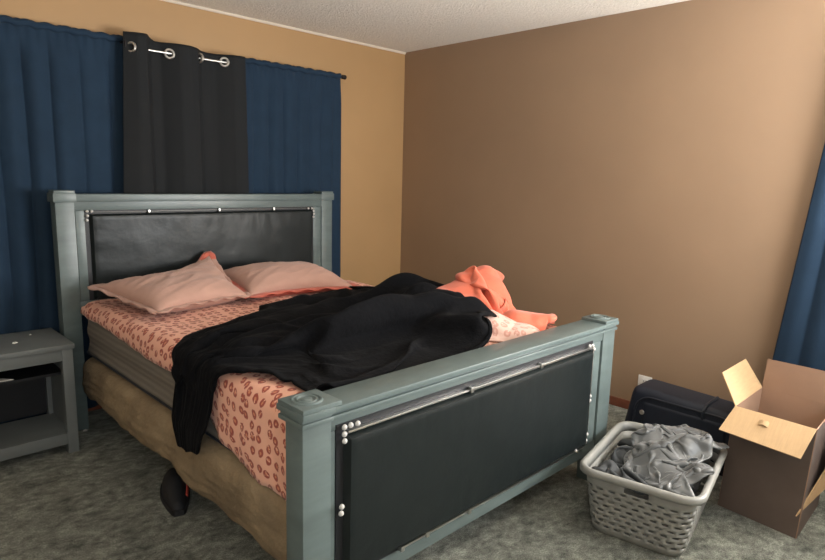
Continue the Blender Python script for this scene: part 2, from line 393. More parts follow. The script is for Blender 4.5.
# --- footboard: front face at y=-2.468
yf = -2.468; fb = B()
box(fb, -2.60, -1.04, -2.481, -2.352, .761, .778, .004)          # flat top board
box(fb, -2.60, -1.04, yf+.002, -2.372, .750, .763, .001); box(fb, -2.60, -1.04, yf-.008, -2.372, .737, .751, .004)          # moulding
box(fb, -2.60, -1.04, yf+.004, -2.385, .700, .743, .003)          # upper rail
box(fb, -2.60, -1.04, yf+.004, -2.385, .160, .216, .003)          # lower rail
box(fb, -2.60, -2.574, yf+.004, -2.385, .216, .700, .003)
box(fb, -1.140, -1.062, yf+.004, -2.385, .216, .700, .003)
footboard = obj('footboard', fb, M['paint'], bed)
for x0, x1, capw in ((-2.688, -2.592, .060), (-1.048, -.940, .010)):
    bm = box(B(), x0, x1, yf, -2.383, 0, .744, .003); obj('post', bm, M['paint'], footboard)
    bm = B(); box(bm, x0-.001, x1+.001, -2.470, -2.36, .748, .764, .001); box(bm, x0-.006, x1+.004, -2.477, -2.354, .736, .751, .004); box(bm, x0-.007, x1+.006, -2.482, -2.348, .761, .779, .003); box(bm, x0-.004, x1+.030 if x0 < -2 else x1+.003, -2.478, -2.352, .778, .7915, .002)
    c = obj('post_cap', bm, M['paint'], footboard)
    bm = B(); cx = (x0+x1)/2+.004; cy = -2.412
    lathe(bm, (cx, cy, .7895), (0, 0, 1), [(.046, 0), (.046, .004), (.043, .007), (.039, .007), (.036, .003), (.033, .003), (.030, .007), (.026, .007), (.023, .003), (.019, .003), (.016, .006), (.010, .0075), (.004, .007)], 36)
    obj('rosette', bm, M['paint'], footboard)
bm = box(B(), -2.574, -1.140, yf+.001, -2.40, .216, .716); obj('backing_board', bm, M['black_board'], footboard)
obj('padded_panel', padded_panel(-2.548, -1.160, .234, .681, yf+.002, .024, 31), M['vinyl'], footboard)
for (x0, x1, z0, z1) in ((-2.54, -2.005, .686, .693), (-1.985, -1.575, .684, .694), (-1.557, -1.165, .684, .694), (-2.31, -1.18, .2225, .2295)):
    bm = B(); strip(bm, x0, x1, yf+.001, z0, z1, .014); obj('trim_strip', bm, M['nickel'], footboard)
bm = B(); strip(bm, -1.156, -1.149, yf+.001, .235, .690, .014); obj('trim_strip', bm, M['nickel'], footboard)
for (x, z) in [(-2.554, .709), (-2.531, .709), (-2.505, .707), (-2.554, .688), (-2.553, .667), (-2.562, .467), (-2.564, .447), (-1.191, .703), (-1.165, .700), (-1.150, .682), (-1.152, .463), (-1.152, .442), (-1.155, .282), (-1.160, .252), (-1.245, .230)]:
    obj('stud', stud_bm((x, yf-.010, z), .0088), M['pearl'], footboard)
for (x, z) in [(-1.566, .690), (-1.995, .690), (-2.315, .226), (-2.199, .228), (-1.98, .226)]:
    bm = box(B(), x-.008, x+.008, yf-.019, yf, z-.010, z+.010, .003); obj('trim_clip', bm, M['nickel'], footboard)
for x in (-2.48, -1.16):
    bm = box(B(), x-.015, x+.015, -2.385, -.2, .105, .175, .003); obj('side_rail', bm, M['paint'], bed)
for k in range(5):
    y = -.5-k*.42
    bm = box(B(), -2.465, -1.175, y-.04, y+.04, .156, .176, .002); obj('slat', bm, M['baseboard'], bed)

# --- box spring in its tan cover
def rounded_slab(x0, x1, y0, y1, z0, z1, r, nu=150, nv=26, wave=None):
    """side band of a rounded rectangular slab plus top; returns bmesh"""
    per = []
    rc = .07
    cs = [(x0+rc, y0+rc, PI), (x1-rc, y0+rc, 1.5*PI), (x1-rc, y1-rc, 0), (x0+rc, y1-rc, .5*PI)]
    pts = []
    for (cx, cy, a0) in cs:
        for k in range(7):
            a = a0+.5*PI*k/6; pts.append((cx+rc*math.cos(a), cy+rc*math.sin(a), math.cos(a), math.sin(a)))
    pts.append(pts[0]); A = resample([p[:2] for p in pts], nu+1)
    bm = B(); rings = []
    cxm, cym = (x0+x1)/2, (y0+y1)/2
    prof = []
    for k in range(nv+1):
        t = k/nv
        prof.append(t)
    for t in prof:
        ring = []
        for i in range(nu):
            x, y = A[i]; xn, yn = A[(i+1) % nu]; xp, yp = A[i-1]
            tx, ty = xn-xp, yn-yp; L = math.hypot(tx, ty); nx, ny = ty/L, -tx/L
            z = z0+(z1-z0)*t
            ins = 0
            if t > 1-r/(z1-z0): q = (t-(1-r/(z1-z0)))*(z1-z0)/r; ins = r*(1-math.sqrt(max(0, 1-q*q)))
            if t < r/(z1-z0): q = (r/(z1-z0)-t)*(z1-z0)/r; ins = .6*r*(1-math.sqrt(max(0, 1-q*q)))
            dx = -ins
            if wave: dd, dz = wave(x, y, t); dx += dd; z += dz
            ring.append(bm.verts.new((x+nx*dx, y+ny*dx, z)))
        rings.append(ring)
    for a, b in zip(rings, rings[1:]):
        for i in range(nu): bm.faces.new((a[i], a[(i+1) % nu], b[(i+1) % nu], b[i]))
    bm.faces.new(rings[-1]); bm.faces.new(rings[0][::-1])
    return bm
def cover_wave(x, y, t):
    bulge = .020*math.sin(PI*min(1, t*1.0))
    w = fbm(x+.3, y, t*.35, 3.2)*.018+fbm(x, y*1.3+t*.8, t*1.2, 9.)*.010
    hem = (1-t)**2*(fbm(x, y, 4., 2.6)*.035+.012*math.sin(y*9)+(.03*math.exp(-((y+1.45)/.25)**2)))
    return bulge+w*(.4+.6*(1-t)), hem
box_spring = obj('box_spring', rounded_slab(-2.622, -1.005, -2.345, -.295, .180, .425, .045, 260, 26, cover_wave), M['boxcover'], auto=0)
tag(box_spring, 'box spring in a wrinkled tan fabric cover, under the mattress', 'box spring')

# --- mattress
def mat_wave(x, y, t):
    return .004*math.sin(t*PI*5)+fbm(x, y, t, 5.)*.003, 0
mattress = obj('mattress', rounded_slab(-2.598, -1.025, -2.335, -.285, .430, .712, .035, 200, 30, mat_wave), M['mattress'], auto=0)
tag(mattress, 'thick mattress with grey striped side, on the tan box spring', 'mattress')
bm = B()
def band(z, off=.004):
    rc = .07; x0, x1, y0, y1 = -2.598-off, -1.025+off, -2.335-off, -.285+off; pts = []
    for (cx, cy, a0) in [(x0+rc, y0+rc, PI), (x1-rc, y0+rc, 1.5*PI), (x1-rc, y1-rc, 0), (x0+rc, y1-rc, .5*PI)]:
        for k in range(7):
            a = a0+.5*PI*k/6; pts.append((cx+rc*math.cos(a), cy+rc*math.sin(a), z))
    pts.append(pts[0]); return pts
tube(bm, band(.452), .006, 6); obj('piping', bm, M['case_trim'], mattress)

# --- fitted sheet
MT = .722   # mattress top with sheet
def sheet_mesh():
    n, m = 110, 96
    ys = np.linspace(-2.342, -.292, n); P = np.zeros((n, m, 3)); UV = np.zeros((n, m, 2))
    for i, y in enumerate(ys):
        zl = np.interp(y, [-2.33, -2.1, -1.95, -1.86, -1.72, -1.5, -1.1, -.75, -.3], [.405, .425, .445, .470, .555, .615, .622, .645, .655])+fbm(y, 0, 0, 6.)*.010
        zr = .60
        prof = [(-2.604, zl), (-2.609, (zl+.66)/2), (-2.607, .665), (-2.600, .695), (-2.578, .715), (-2.54, MT), (-1.085, MT), (-1.045, .715), (-1.023, .695), (-1.017, .66), (-1.016, zr)]
        R = resample(prof, m); s = np.r_[0, np.cumsum(np.linalg.norm(np.diff(R, axis=0), axis=1))]
        ef = min(1, (y+2.345)/.06, (-.29-y)/.06); drop = .03*(1-math.sqrt(max(0, 1-(1-max(0, ef))**2)))
        for j in range(m):
            x, z = R[j]
            w = fbm(x, y, 1., 4.5)*.006+fbm(x*1.5, y*.8, 3., 11)*.0035
            if z > .70: z += w+.003-drop
            else:
                x += (-1 if x < -2 else 1)*(abs(w)*1.2+.001+.006*smooth01((.69-z)/.2)*(1+math.sin(y*26+fbm(y, z, 0, 5)*4)))
            P[i, j] = (x, y, z); UV[i, j] = (s[j], y+2.4)
    bm = B(); grid(bm, P, UV, flip=True); return bm
sheet = obj('fitted_sheet', sheet_mesh(), M['sheet'], auto=0); solidify(sheet, .003, 1)
tag(sheet, 'salmon pink fitted sheet printed with dark red rosettes, pulled over the mattress', 'bed sheet')

# --- pillows
def pillow_points(L, W, seed, press=.0011, steps=70):
    n, m = 64, 48
    u = np.linspace(-L/2, L/2, n); v = np.linspace(-W/2, W/2, m)
    X, Y = np.meshgrid(u, v, indexing='ij'); P = np.stack([X, Y, np.zeros_like(X)], 2)
    a = 1-np.abs(2*X/L)**3; b = 1-np.abs(2*Y/W)**3
    P[..., 2] = .05*np.sqrt(np.clip(a*b, 0, 1))
    rng = np.random.RandomState(seed)
    edge = np.zeros((n, m), bool); edge[0] = edge[-1] = True; edge[:, 0] = edge[:, -1] = True
    def col(Q):
        Q = Q.copy(); Q[..., 2] = np.maximum(Q[..., 2], 0); Q[edge, 2] = 0; return Q
    # let the seam shrink so that the face puckers
    return drape(P, 1.10, col, steps=steps, iters=5, g=0, bend=.12, seed=seed, jitter=.004, press=press, smooth=2, damp=.8)
def pillow(name, L, W, th, seed, pose, label, flange_mat, flange=.035, reverse='coral', tip=False):
    root = empty(name, pose['loc'], label, 'pillow', group='pillows on the bed')
    R = Matrix.Rotation(pose['rz'], 4, 'Z')@Matrix.Rotation(pose.get('rx', 0), 4, 'X')@Matrix.Rotation(pose.get('ry', 0), 4, 'Y')
    T = Matrix.Translation(pose['loc'])@R
    top = pillow_points(L, W, seed); top[..., 2] *= th/2/top[..., 2].max()
    bot = pillow_points(L, W, seed+5, steps=50); bot[..., 2] *= -th/2/bot[..., 2].max()*.8
    bend = pose.get('bend')
    edge = (top[[0, -1]], )
    def place(P):
        Q = np.zeros_like(P)
        for i in range(P.shape[0]):
            for j in range(P.shape[1]):
                p = Vector(P[i, j])
                if bend: p.z += bend(p.x/L, p.y/W)
                if pose.get('warp'): dx, dy = pose['warp'](p.x/L, p.y/W); p.x += dx; p.y += dy
                if p.z > .02: wk = mnoise.noise((p.x*4+p.y*2, p.y*15-p.x*7, seed)); p.z += .0065*max(0, 1-abs(wk)*3.2)*min(1, (p.z-.02)/.04)
                q = T@p
                q.z = max(q.z, MT+.008+.01*(q.z-MT)) if q.y > -2 else q.z
                Q[i, j] = q
        return Q
    # bottom shares the outline of the top
    n, m = top.shape[:2]
    for i in range(n):
        for j in (0, m-1): bot[i, j] = top[i, j]
    for j in range(m):
        for i in (0, n-1): bot[i, j] = top[i, j]
    bm = B(); grid(bm, place(top)); o = obj('pillowcase', bm, M['pillow'], root, auto=0)
    bm = B(); grid(bm, place(bot), flip=True); obj('reverse_side', bm, M[reverse], root, auto=0)
    # flange around the seam
    ring = [top[i, 0] for i in range(n)]+[top[-1, j] for j in range(1, m)]+[top[i, -1] for i in range(n-2, -1, -1)]+[top[0, j] for j in range(m-2, 0, -1)]
    ring = np.array(ring); c = ring.mean(0); K = len(ring)
    P = np.zeros((K+1, 4, 3))
    for k in range(K+1):
        p = ring[k % K]; a = ring[(k-2) % K]; b = ring[(k+2) % K]; t = b-a; t /= np.linalg.norm(t)+1e-9; nn = np.array([t[1], -t[0], 0])
        for s in range(4):
            P[k, s] = p+nn*(s/3*flange-.004)+np.array([0, 0, (s/3)*.006*math.sin(k*.55+seed)])
    bm = B(); grid(bm, place(P)); bmesh.ops.remove_doubles(bm, verts=bm.verts, dist=1e-5)
    if tip:
        cz = max(v.co.z for v in bm.verts)
        for fc in bm.faces:
            if fc.calc_center_median().z > cz-.045: fc.material_index = 1
    f = obj('flange', bm, [flange_mat, M['coral']], root, auto=0); solidify(f, .004, 0)
    return root
p1 = pillow('pillow',   .61, .56, .18, 3,
       dict(loc=(-2.225, -.690, .785), rz=.10, rx=.02, ry=.0, warp=lambda u, v: (-.26*max(0, u+.1)*max(0, .1-v)+.06*max(0, u)*max(0, v)+.10*max(0, -u)*max(0, -v), .16*max(0, u)*max(0, -v)), bend=lambda u, v: .33*max(0, u+.05)**1.2*max(0, v+.12)**1.2+.05*max(0, v)),
       'pink pillow with one corner turned up, beside the nightstand end of the bed', M['pillow'], reverse='pillow', tip=True)
f = [c for c in p1.children if c.name.startswith('flange')][0]
p2 = pillow('pillow', .63, .48, .20, 21,
       dict(loc=(-1.585, -.660, .785), rz=-.10, rx=.10, ry=.02),
       'plump pink pillow with a coral edge facing the foot of the bed', M['coral'], flange=.05)

# --- black blanket
def bed_height(x, y, bumps, base=MT+.006):
    h = np.full_like(x, base)
    for b in bumps: h = np.maximum(h, base+seg_bump(x, y, *b)) if len(b) == 4 else h
    return h
def bed_collide(bumps, off=.024, edge=-2.634, extra=True):
    def f(P):
        P = P.copy(); x, y, z = P[..., 0], P[..., 1], P[..., 2]
        y[:] = np.minimum(np.maximum(y, -2.330), 0)
        add = np.zeros_like(x)
        for b in bumps: add = np.maximum(add, seg_bump(x, y, *b))
        fade = np.clip((x-edge)/.10, 0, 1)
        top = MT+off+add*fade
        # rounded bed edge
        rr = .04; inr = np.clip((edge+rr-x)/rr, 0, 1); top = top-rr*(1-np.sqrt(np.clip(1-inr*inr, 0, 1)))
        edge_z = np.where(z < .50, -2.672, edge)
        low = (z < .50) & (x > edge_z) & (x < edge_z+.08); x[low] = edge_z[low]
        inside = x > edge
        near = inside & (z < top) & (x < edge+.05) & (top-z > (x-edge))
        x[near] = edge
        up = inside & (z < top) & ~near
        z[up] = top[up]
        z[:] = np.maximum(z, .012)
        return P
    return f
bumps = [((-1.34, -1.36), (-1.58, -2.14), (.07, .095), .30), ((-1.42, -1.50), (-1.55, -2.05), .110, .20), ((-2.45, -1.55), (-1.75, -1.38), .050, .12), ((-2.45, -1.74), (-1.6, -1.68), .055, .11),
         ((-2.02, -1.20), (-1.55, -1.17), .040, .11), ((-2.2, -1.88), (-1.6, -1.95), .05, .11), ((-1.62, -2.22), (-1.75, -1.75), .09, .17), ((-2.2, -1.36), (-1.9, -1.3), .04, .1)]
head = [(-2.875, -1.60), (-2.82, -1.56), (-2.72, -1.54), (-2.62, -1.56), (-2.52, -1.54), (-2.47, -1.43), (-2.38, -1.39), (-2.18, -1.33), (-2.07, -1.32), (-2.0, -1.24), (-1.88, -1.19), (-1.74, -1.13), (-1.42, -1.07), (-1.22, -1.16)]
foot = [(-2.85, -1.72), (-2.80, -1.745), (-2.735, -1.785), (-2.64, -1.85), (-2.53, -1.96), (-2.42, -2.03), (-2.36, -2.08), (-2.42, -2.19), (-2.34, -2.29), (-2.1, -2.325), (-1.8, -2.328), (-1.72, -2.325), (-1.62, -2.27)]
hang = [(-2.875, -1.60), (-2.89, -1.655), (-2.85, -1.72)]
far = [(-1.22, -1.16), (-1.16, -1.35), (-1.17, -1.6), (-1.28, -1.90), (-1.45, -2.13), (-1.62, -2.27)]
G2 = coons(head, foot, hang, far, 100, 130)
x, y = G2[..., 0].copy(), G2[..., 1].copy(); e = -2.640
P0 = np.stack([np.maximum(x, e), y, np.where(x > e, MT+.03, MT+.03-(e-x))], 2)
add = np.zeros_like(x)
for b in bumps: add = np.maximum(add, seg_bump(x, y, *b))
P0[..., 2] += np.where(x > e, add, 0)
ii, jj = np.meshgrid(np.linspace(0, 1, P0.shape[0]), np.linspace(0, 1, P0.shape[1]), indexing='ij')
rip = np.sin(2*PI*(ii*8.5+.6*np.sin(jj*4.2+.6)+.3*np.sin(jj*11)))*(.55+.45*np.sin(jj*7+ii*5))
P0[..., 2] += np.where(x > e, .024*(rip+.6), 0); P0[..., 0] -= np.where(x > e, 0, .012*(rip+1)*np.clip(jj/.12, .25, 1))
BL = drape(P0, (1.30, 1.10), bed_collide(bumps), steps=140, iters=6, g=.00035, bend=.13, seed=5, jitter=.02, fric=.35, smooth=2, field=.22+.78*smooth01((jj-.18)/.2))
wob = np.array([[mnoise.noise((a*4, b*3, 5.)) for b in np.linspace(0, 1, P0.shape[1])] for a in np.linspace(0, 1, P0.shape[0])])
rdg = np.maximum(0, np.sin(2*PI*(ii*10.5+jj*1.5+.7*np.sin(jj*5+1)+1.0*wob)))**1.6*np.clip(.5+wob*1.4, 0, 1)*smooth01(np.minimum(np.minimum(ii, 1-ii), np.minimum(jj+.05, 1-jj))/.06)
onbed = smooth01((BL[..., 0]+2.64)/.05)
BL[..., 2] += .020*rdg*onbed; BL[..., 0] -= .005*rdg*(1-onbed)
bm = B(); grid(bm, BL, flip=True)
blanket = obj('blanket', bm, M['fleece'], auto=0); solidify(blanket, .009, 1, 1)
tag(blanket, 'black fleece blanket lying rumpled across the bed and hanging over its side', 'blanket')

# --- orange comforter heap
cf = empty('comforter', (-1.15, -1.9, MT), 'bundled orange comforter with a pale patterned lining, heaped behind the black blanket', 'comforter')
def heap(name, m, c, hx, hy, bumps, rz=0, scale=1.3, seed=3, n=54, k=48, uv=False, thick=.006, zmin=MT+.008, jit=.02, g=.0006, bend=.2, steps=120):
    u = np.linspace(-1, 1, n); v = np.linspace(-1, 1, k); U, V = np.meshgrid(u, v, indexing='ij')
    r = np.maximum(np.abs(U), np.abs(V)); l = np.hypot(U, V)+1e-9; f = (r/l)*.75+.25; U2, V2 = U*f, V*f
    X = c[0]+hx*U2*math.cos(rz)-hy*V2*math.sin(rz); Y = c[1]+hx*U2*math.sin(rz)+hy*V2*math.cos(rz)
    def hf(x, y):
        a = np.zeros_like(x)
        for b in bumps: a = np.maximum(a, plateau(x, y, *b))
        return a
    P = np.stack([X, Y, zmin+hf(X, Y)+.01], 2)
    def col(Q):
        Q = Q.copy(); Q[..., 1] = np.maximum(Q[..., 1], -2.334); Q[..., 2] = np.maximum(Q[..., 2], zmin+hf(Q[..., 0], Q[..., 1])); return Q
    Q = drape(P, scale, col, steps=steps, iters=6, g=g, bend=bend, seed=seed, jitter=jit, fric=.3, smooth=1)
    UV = np.stack([U*hx*scale, V*hy*scale], 2) if uv else None
    bm = B(); grid(bm, Q, UV)
    o = obj(name, bm, m, cf, auto=0); solidify(o, thick, 1, 1); return o
heap('cover', M['orange'], (-1.20, -1.82), .22, .22, [((-1.17, -1.78), (-1.10, -1.80), (.215, .24), .10), ((-1.36, -1.76), (-1.13, -1.82), (.14, .205), .14), ((-1.10, -1.86), (-1.08, -1.80), .15, .10)], scale=1.2, seed=8, jit=.03)
heap('folded_edge', M['orange'], (-1.19, -2.17), .13, .12, [((-1.27, -2.13), (-1.15, -2.20), (.08, .055), .07)], rz=-.5, scale=1.2, seed=12, n=36, k=30)
heap('lining', M['pale_sheet'], (-1.38, -2.15), .15, .15, [((-1.42, -2.10), (-1.37, -2.20), (.09, .04), .12)], rz=-.9, scale=1.15, seed=15, n=40, k=36, uv=True)

# ------------------------------------------------------------------ nightstand
ns = empty('nightstand', (-2.945, -.30, 0), 'small grey painted nightstand with an open shelf beside the bed', 'nightstand')
x0, x1, y0, y1 = -3.175, -2.717, -.545, -.135
bm = box(B(), x0, x1, y0, y1, .540, .566, .005); obj('table_top', bm, M['paint_dark'], ns)
for (lx, ly) in ((x0+.008, y0+.010), (x1-.056, y0+.010), (x0+.008, y1-.058), (x1-.056, y1-.058)):
    bm = box(B(), lx, lx+.048, ly, ly+.048, 0, .5405, .003); obj('leg', bm, M['paint_dark'], ns)
bm = B(); box(bm, x0+.055, x1-.055, y0+.014, y0+.034, .482, .5405, .002); obj('apron', bm, M['paint_dark'], ns)
bm = B(); box(bm, x0+.055, x1-.055, y0+.014, y0+.034, .050, .108, .002); obj('stretcher', bm, M['paint_dark'], ns)
bm = box(B(), x0+.02, x1-.02, y0+.036, y1-.05, .090, .106); obj('shelf', bm, M['paint_dark'], ns)
bm = box(B(), x0+.02, x1-.02, y0+.09, y1-.05, .392, .406); obj('shelf', bm, M['black_board'], ns)
bm = box(B(), x0+.05, x1-.05, y1-.03, y1-.018, .108, .5405); obj('back_panel', bm, M['black_board'], ns)
for xx in (x0+.020, x1-.034):
    bm = box(B(), xx, xx+.012, y0+.058, y1-.058, .108, .5405); obj('side_panel', bm, M['paint_dark'], ns)
def scrap(name, pts, label, cat, t=.0015, fold=0.):
    bm = B(); vs = [bm.verts.new(p) for p in pts]; f = bm.faces.new(vs)
    r = bmesh.ops.extrude_face_region(bm, geom=[f]); 
    for v in r['geom']:
        if isinstance(v, bmesh.types.BMVert): v.co.z += t
    bmesh.ops.recalc_face_normals(bm, faces=bm.faces)
    return tag(obj(name, bm, M['paper'], smooth=False), label, cat)
scrap('envelope', [(-3.12, -.44, .4065), (-2.965, -.445, .4065), (-3.0, -.40, .4065), (-3.12, -.37, .4065)], 'white envelope tip lying on the dark shelf inside the nightstand', 'envelope', .004)
scrap('paper_scrap', [(-2.945, -.375, .5665), (-2.922, -.372, .5665), (-2.927, -.352, .5665), (-2.94, -.356, .5665)], 'larger white paper scrap on the nightstand top, nearer the front edge', 'paper scrap', .004)
scrap('paper_scrap', [(-2.845, -.246, .5665), (-2.835, -.244, .5665), (-2.834, -.236, .5665), (-2.842, -.235, .5665)], 'tiny white speck of paper on the nightstand top near the wall', 'paper scrap', .003)
scrap('paper_scrap', [(-2.640, -.300, .001), (-2.618, -.298, .001), (-2.620, -.280, .001), (-2.634, -.282, .001)], 'tiny white scrap on the carpet in the dark under the headboard', 'paper scrap', .004)

# ------------------------------------------------------------------ curtains
def curtain_bm(u0, u1, z0, z1, fn, n=150, m=60, axis='x', at=-.09, edge=None):
    P = np.zeros((n, m, 3))
    for i in range(n):
        for j in range(m):
            s, t = i/(n-1), j/(m-1); u = u0+(u1-u0)*s
            z = z1+(z0-z1)*t
            d, du, dz = fn(u, t, s)
            uu = u+du; 
            if edge: uu = edge(uu, s, t)
            P[i, j] = (uu, at+d, z+dz) if axis == 'x' else (at+d, uu, z+dz)
    bm = B(); grid(bm, P); return bm
def folds(seed, amp, wl, rod=True, side=-1):
    rs = np.random.RandomState(seed); ph = rs.rand(6)*6.28
    def fn(u, t, s):
        w = u+.016*math.sin(t*2.5+ph[0])+.05*fbm(u*1.2, t*.5, seed)
        k = 2*PI/wl
        a = math.sin(w*k+ph[1]); b = math.sin(w*k*2.3+ph[2]+t); c = math.sin(w*k*.55+ph[3])
        g = smooth01(np.array((t-.015)/.09)) if rod else 1.
        prof = (abs(a)**.6*1.0+.16*b+.30*c-.62)
        d = side*amp*float(g)*prof*(.75+.25*t)+.004*math.sin(u*140+ph[4])*max(0, 1-t*14)
        return d, 0, (.004*math.sin(u*95+ph[5])*(1 if t < .01 else 0))
    return fn
def pocket_top(u0, u1, at, z, axis='x'):
    pass
cA = empty('curtain', (-2.62, -.09, .05), 'navy blue curtain hanging behind the nightstand', 'curtain', group='curtains on the back wall')
obj_c = obj('drape', curtain_bm(-3.55, -2.225, .05, 2.148, folds(3, .036, .27), 260, 64, at=-.080), M['navy'], cA, auto=0); solidify(obj_c, .003, 0)
def pocket(u0, u1, at, z, seed, parent, axis='x', mt='navy'):
    n, k = 130, 12; P = np.zeros((n, k+1, 3))
    for i in range(n):
        u = u0+(u1-u0)*i/(n-1)
        for j in range(k+1):
            a = 2*PI*j/k; r = .015+.0035*fbm(u, j, seed, 30)
            rz = .020 if math.sin(a) > 0 else .017
            dz = .004*math.sin(u*70+seed)
            p = (u, at+r*math.cos(a), z+rz*math.sin(a)+dz)
            P[i, j] = p if axis == 'x' else (p[1], p[0], p[2])
    bm = B(); grid(bm, P); bmesh.ops.remove_doubles(bm, verts=bm.verts, dist=1e-5)
    return obj('rod_pocket', bm, M[mt], parent, auto=0)
pocket(-3.55, -2.222, -.080, 2.131, 3, cA)
cC = empty('curtain', (-1.12, -.09, .05), 'navy blue curtain hanging at the end of the rod near the room corner', 'curtain', group='curtains on the back wall')
o = obj('drape', curtain_bm(-1.565, -.722, .05, 2.148, folds(9, .020, .22), 170, 64, at=-.080), M['navy'], cC, auto=0); solidify(o, .003, 0)
pocket(-1.56, -.724, -.080, 2.131, 8, cC)
# black grommet curtain: weaves in front of and behind the rod
GX = [-2.235, -2.017, -1.838, -1.676]
cB = empty('curtain', (-1.88, -.12, .05), 'black grommet curtain hanging between the two navy curtains', 'curtain', group='curtains on the back wall')
def blackf(u, t, s):
    # crests toward the room between grommets alternate
    xs = [-2.30, -2.26, -2.20, -2.152, -2.136, -2.118, -2.06, -2.017, -1.96, -1.90, -1.855, -1.838, -1.82, -1.77, -1.72, -1.676, -1.62, -1.50]
    ys = [-.130, -.150, -.182, -.182, -.150, -.122, -.118, -.146, -.180, -.182, -.168, -.150, -.126, -.115, -.122, -.146, -.172, -.165]
    d = sum(np.interp(u+dx, xs, ys) for dx in (-.010, -.005, 0, .005, .010))/5+.150
    d = d*(1-.25*t)+.006*fbm(u, t*2, 7, 5)*t+.003*math.sin(u*60)*t
    top = .004*math.sin(u*17)+(.014 if -2.19 < u < -2.1 else 0)*0
    dz = 0
    if t < .02: dz = np.interp(u, [-2.25, -2.13, -2.09, -1.9, -1.75, -1.55], [.012, .014, -.006, -.010, -.022, -.016])
    else: dz = np.interp(u, [-2.25, -2.13, -2.09, -1.9, -1.75, -1.55], [.012, .014, -.006, -.010, -.022, -.016])*max(0, 1-t*6)
    if .205 < t < .225: d += .004
    return d-.0, (.01*math.sin(t*3)*s if s > .5 else 0)-.05*max(0, 1-s*6)*min(1, t*2), dz
o = obj('drape', curtain_bm(-2.268, -1.542, .05, 2.152, blackf, 240, 90, at=-.150), M['blackcur'], cB, auto=0); solidify(o, .003, 0)
for gx, (z, yy) in zip(GX, ((2.084, -.166), (2.083, -.152), (2.086, -.154), (2.087, -.152))):
    ax = (-.45, -1, 0) if gx in (-2.017, -1.676) else (-1, -.75, 0)
    bm = torus(B(), (gx, yy, z), ax, .0235, .0075); obj('grommet', bm, M['nickel'], cB)
rod = empty('curtain_rod', (-2.1, -.09, 2.125), 'thin curtain rod with a dark finial above the headboard', 'curtain rod')
bm = cyl(B(), (-3.60, -.080, 2.131), (-.70, -.080, 2.131), .009); obj('rod', bm, M['rod'], rod)
bm = cyl(B(), (-2.25, -.150, 2.086), (-1.55, -.150, 2.086), .0065); obj('front_rod', bm, M['nickel'], rod)
bm = lathe(B(), (-.712, -.080, 2.131), (1, 0, 0), [(.009, 0), (.014, .004), (.015, .02), (.017, .026), (.015, .036), (.006, .040)]); obj('finial', bm, M['rod'], rod)
for xx in (-2.26, -1.555):
    bm = B(); cyl(bm, (xx, 0, 2.115), (xx, -.152, 2.115), .006, 10); cyl(bm, (xx, -.150, 2.118), (xx, -.150, 2.084), .006, 10); box(bm, xx-.012, xx+.012, -.006, -.0005, 2.08, 2.15, .002); obj('bracket', bm, M['rod'], rod)

# navy curtain on the right-hand wall
cD = empty('curtain', (-.07, -3.3, .05), 'navy blue curtain on the brown wall behind the cardboard box', 'curtain')
def side_edge(u, s, t): return u+(1-s)*0+(s**2)*(.02+.19*t)-.0*t
o = obj('drape', curtain_bm(-3.62, -3.085, .08, 2.12, folds(14, .016, .17), 110, 60, axis='y', at=-.075, edge=side_edge), M['navy'], cD, auto=0); solidify(o, .003, 0)
pocket(-3.62, -3.08, -.075, 2.105, 5, cD, axis='y')
rodR = empty('curtain_rod', (-.07, -3.9, 2.105), 'curtain rod over the window in the brown wall', 'curtain rod')
bm = cyl(B(), (-.075, -4.22, 2.105), (-.075, -3.04, 2.105), .009); obj('rod', bm, M['rod'], rodR)
for yy in (-3.06, -4.19):
    bm = cyl(B(), (0, yy, 2.105), (-.075, yy, 2.105), .006, 10); obj('bracket', bm, M['rod'], rodR)

# ------------------------------------------------------------------ laundry basket
bc = Vector((-1.120, -2.785, 0)); ang = math.radians(10.5)
e2 = Vector((math.cos(ang), math.sin(ang), 0)); e1 = Vector((math.sin(ang), -math.cos(ang), 0))
HB = .268
def rr_loop(hs, hl, rc, n):
    """rounded rectangle, s=0 at the middle of the front short side; returns points (a,b) with a along e1 and b along e2"""
    pts = [(0, -hl)]
    for (ca, cb, a0) in ((hs-rc, -hl+rc, -PI/2), (hs-rc, hl-rc, 0), (-hs+rc, hl-rc, PI/2), (-hs+rc, -hl+rc, PI)):
        for k in range(9):
            a = a0+PI/2*k/8; pts.append((ca+rc*math.cos(a), cb+rc*math.sin(a)))
    pts.append((0, -hl)); return resample(pts, n+1)
def W(a, b, z): return bc+e1*a+e2*b+Vector((0, 0, z))
basket = empty('laundry_basket', bc, 'light grey plastic laundry basket with slotted sides', 'laundry basket')
NC = 80
def loop_at(t): # t 0 bottom..1 top
    return rr_loop(.180+.036*t, .266+.026*t, .055, NC)
rows = 8; bm = B(); zs0, zs1 = .028, .214
cache = {}
def wv(si, ti):  # si in units of 1/4 cell over the loop, ti in half rows
    key = (si % (NC), ti)
    if key not in cache:
        t = ti/(2*rows); z = zs0+(zs1-zs0)*t; p = loop_at(z/HB)[si % NC]; cache[key] = (p, z)
    return cache[key]
loops = {}
def LP(ti):
    if ti not in loops:
        z = zs0+(zs1-zs0)*ti/(2*rows); loops[ti] = (loop_at(z/HB), z)
    return loops[ti]
verts = {}
def V(si, ti):
    k = (si % NC, ti)
    if k not in verts:
        L, z = LP(ti); verts[k] = bm.verts.new(W(L[si % NC][0], L[si % NC][1], z))
    return verts[k]
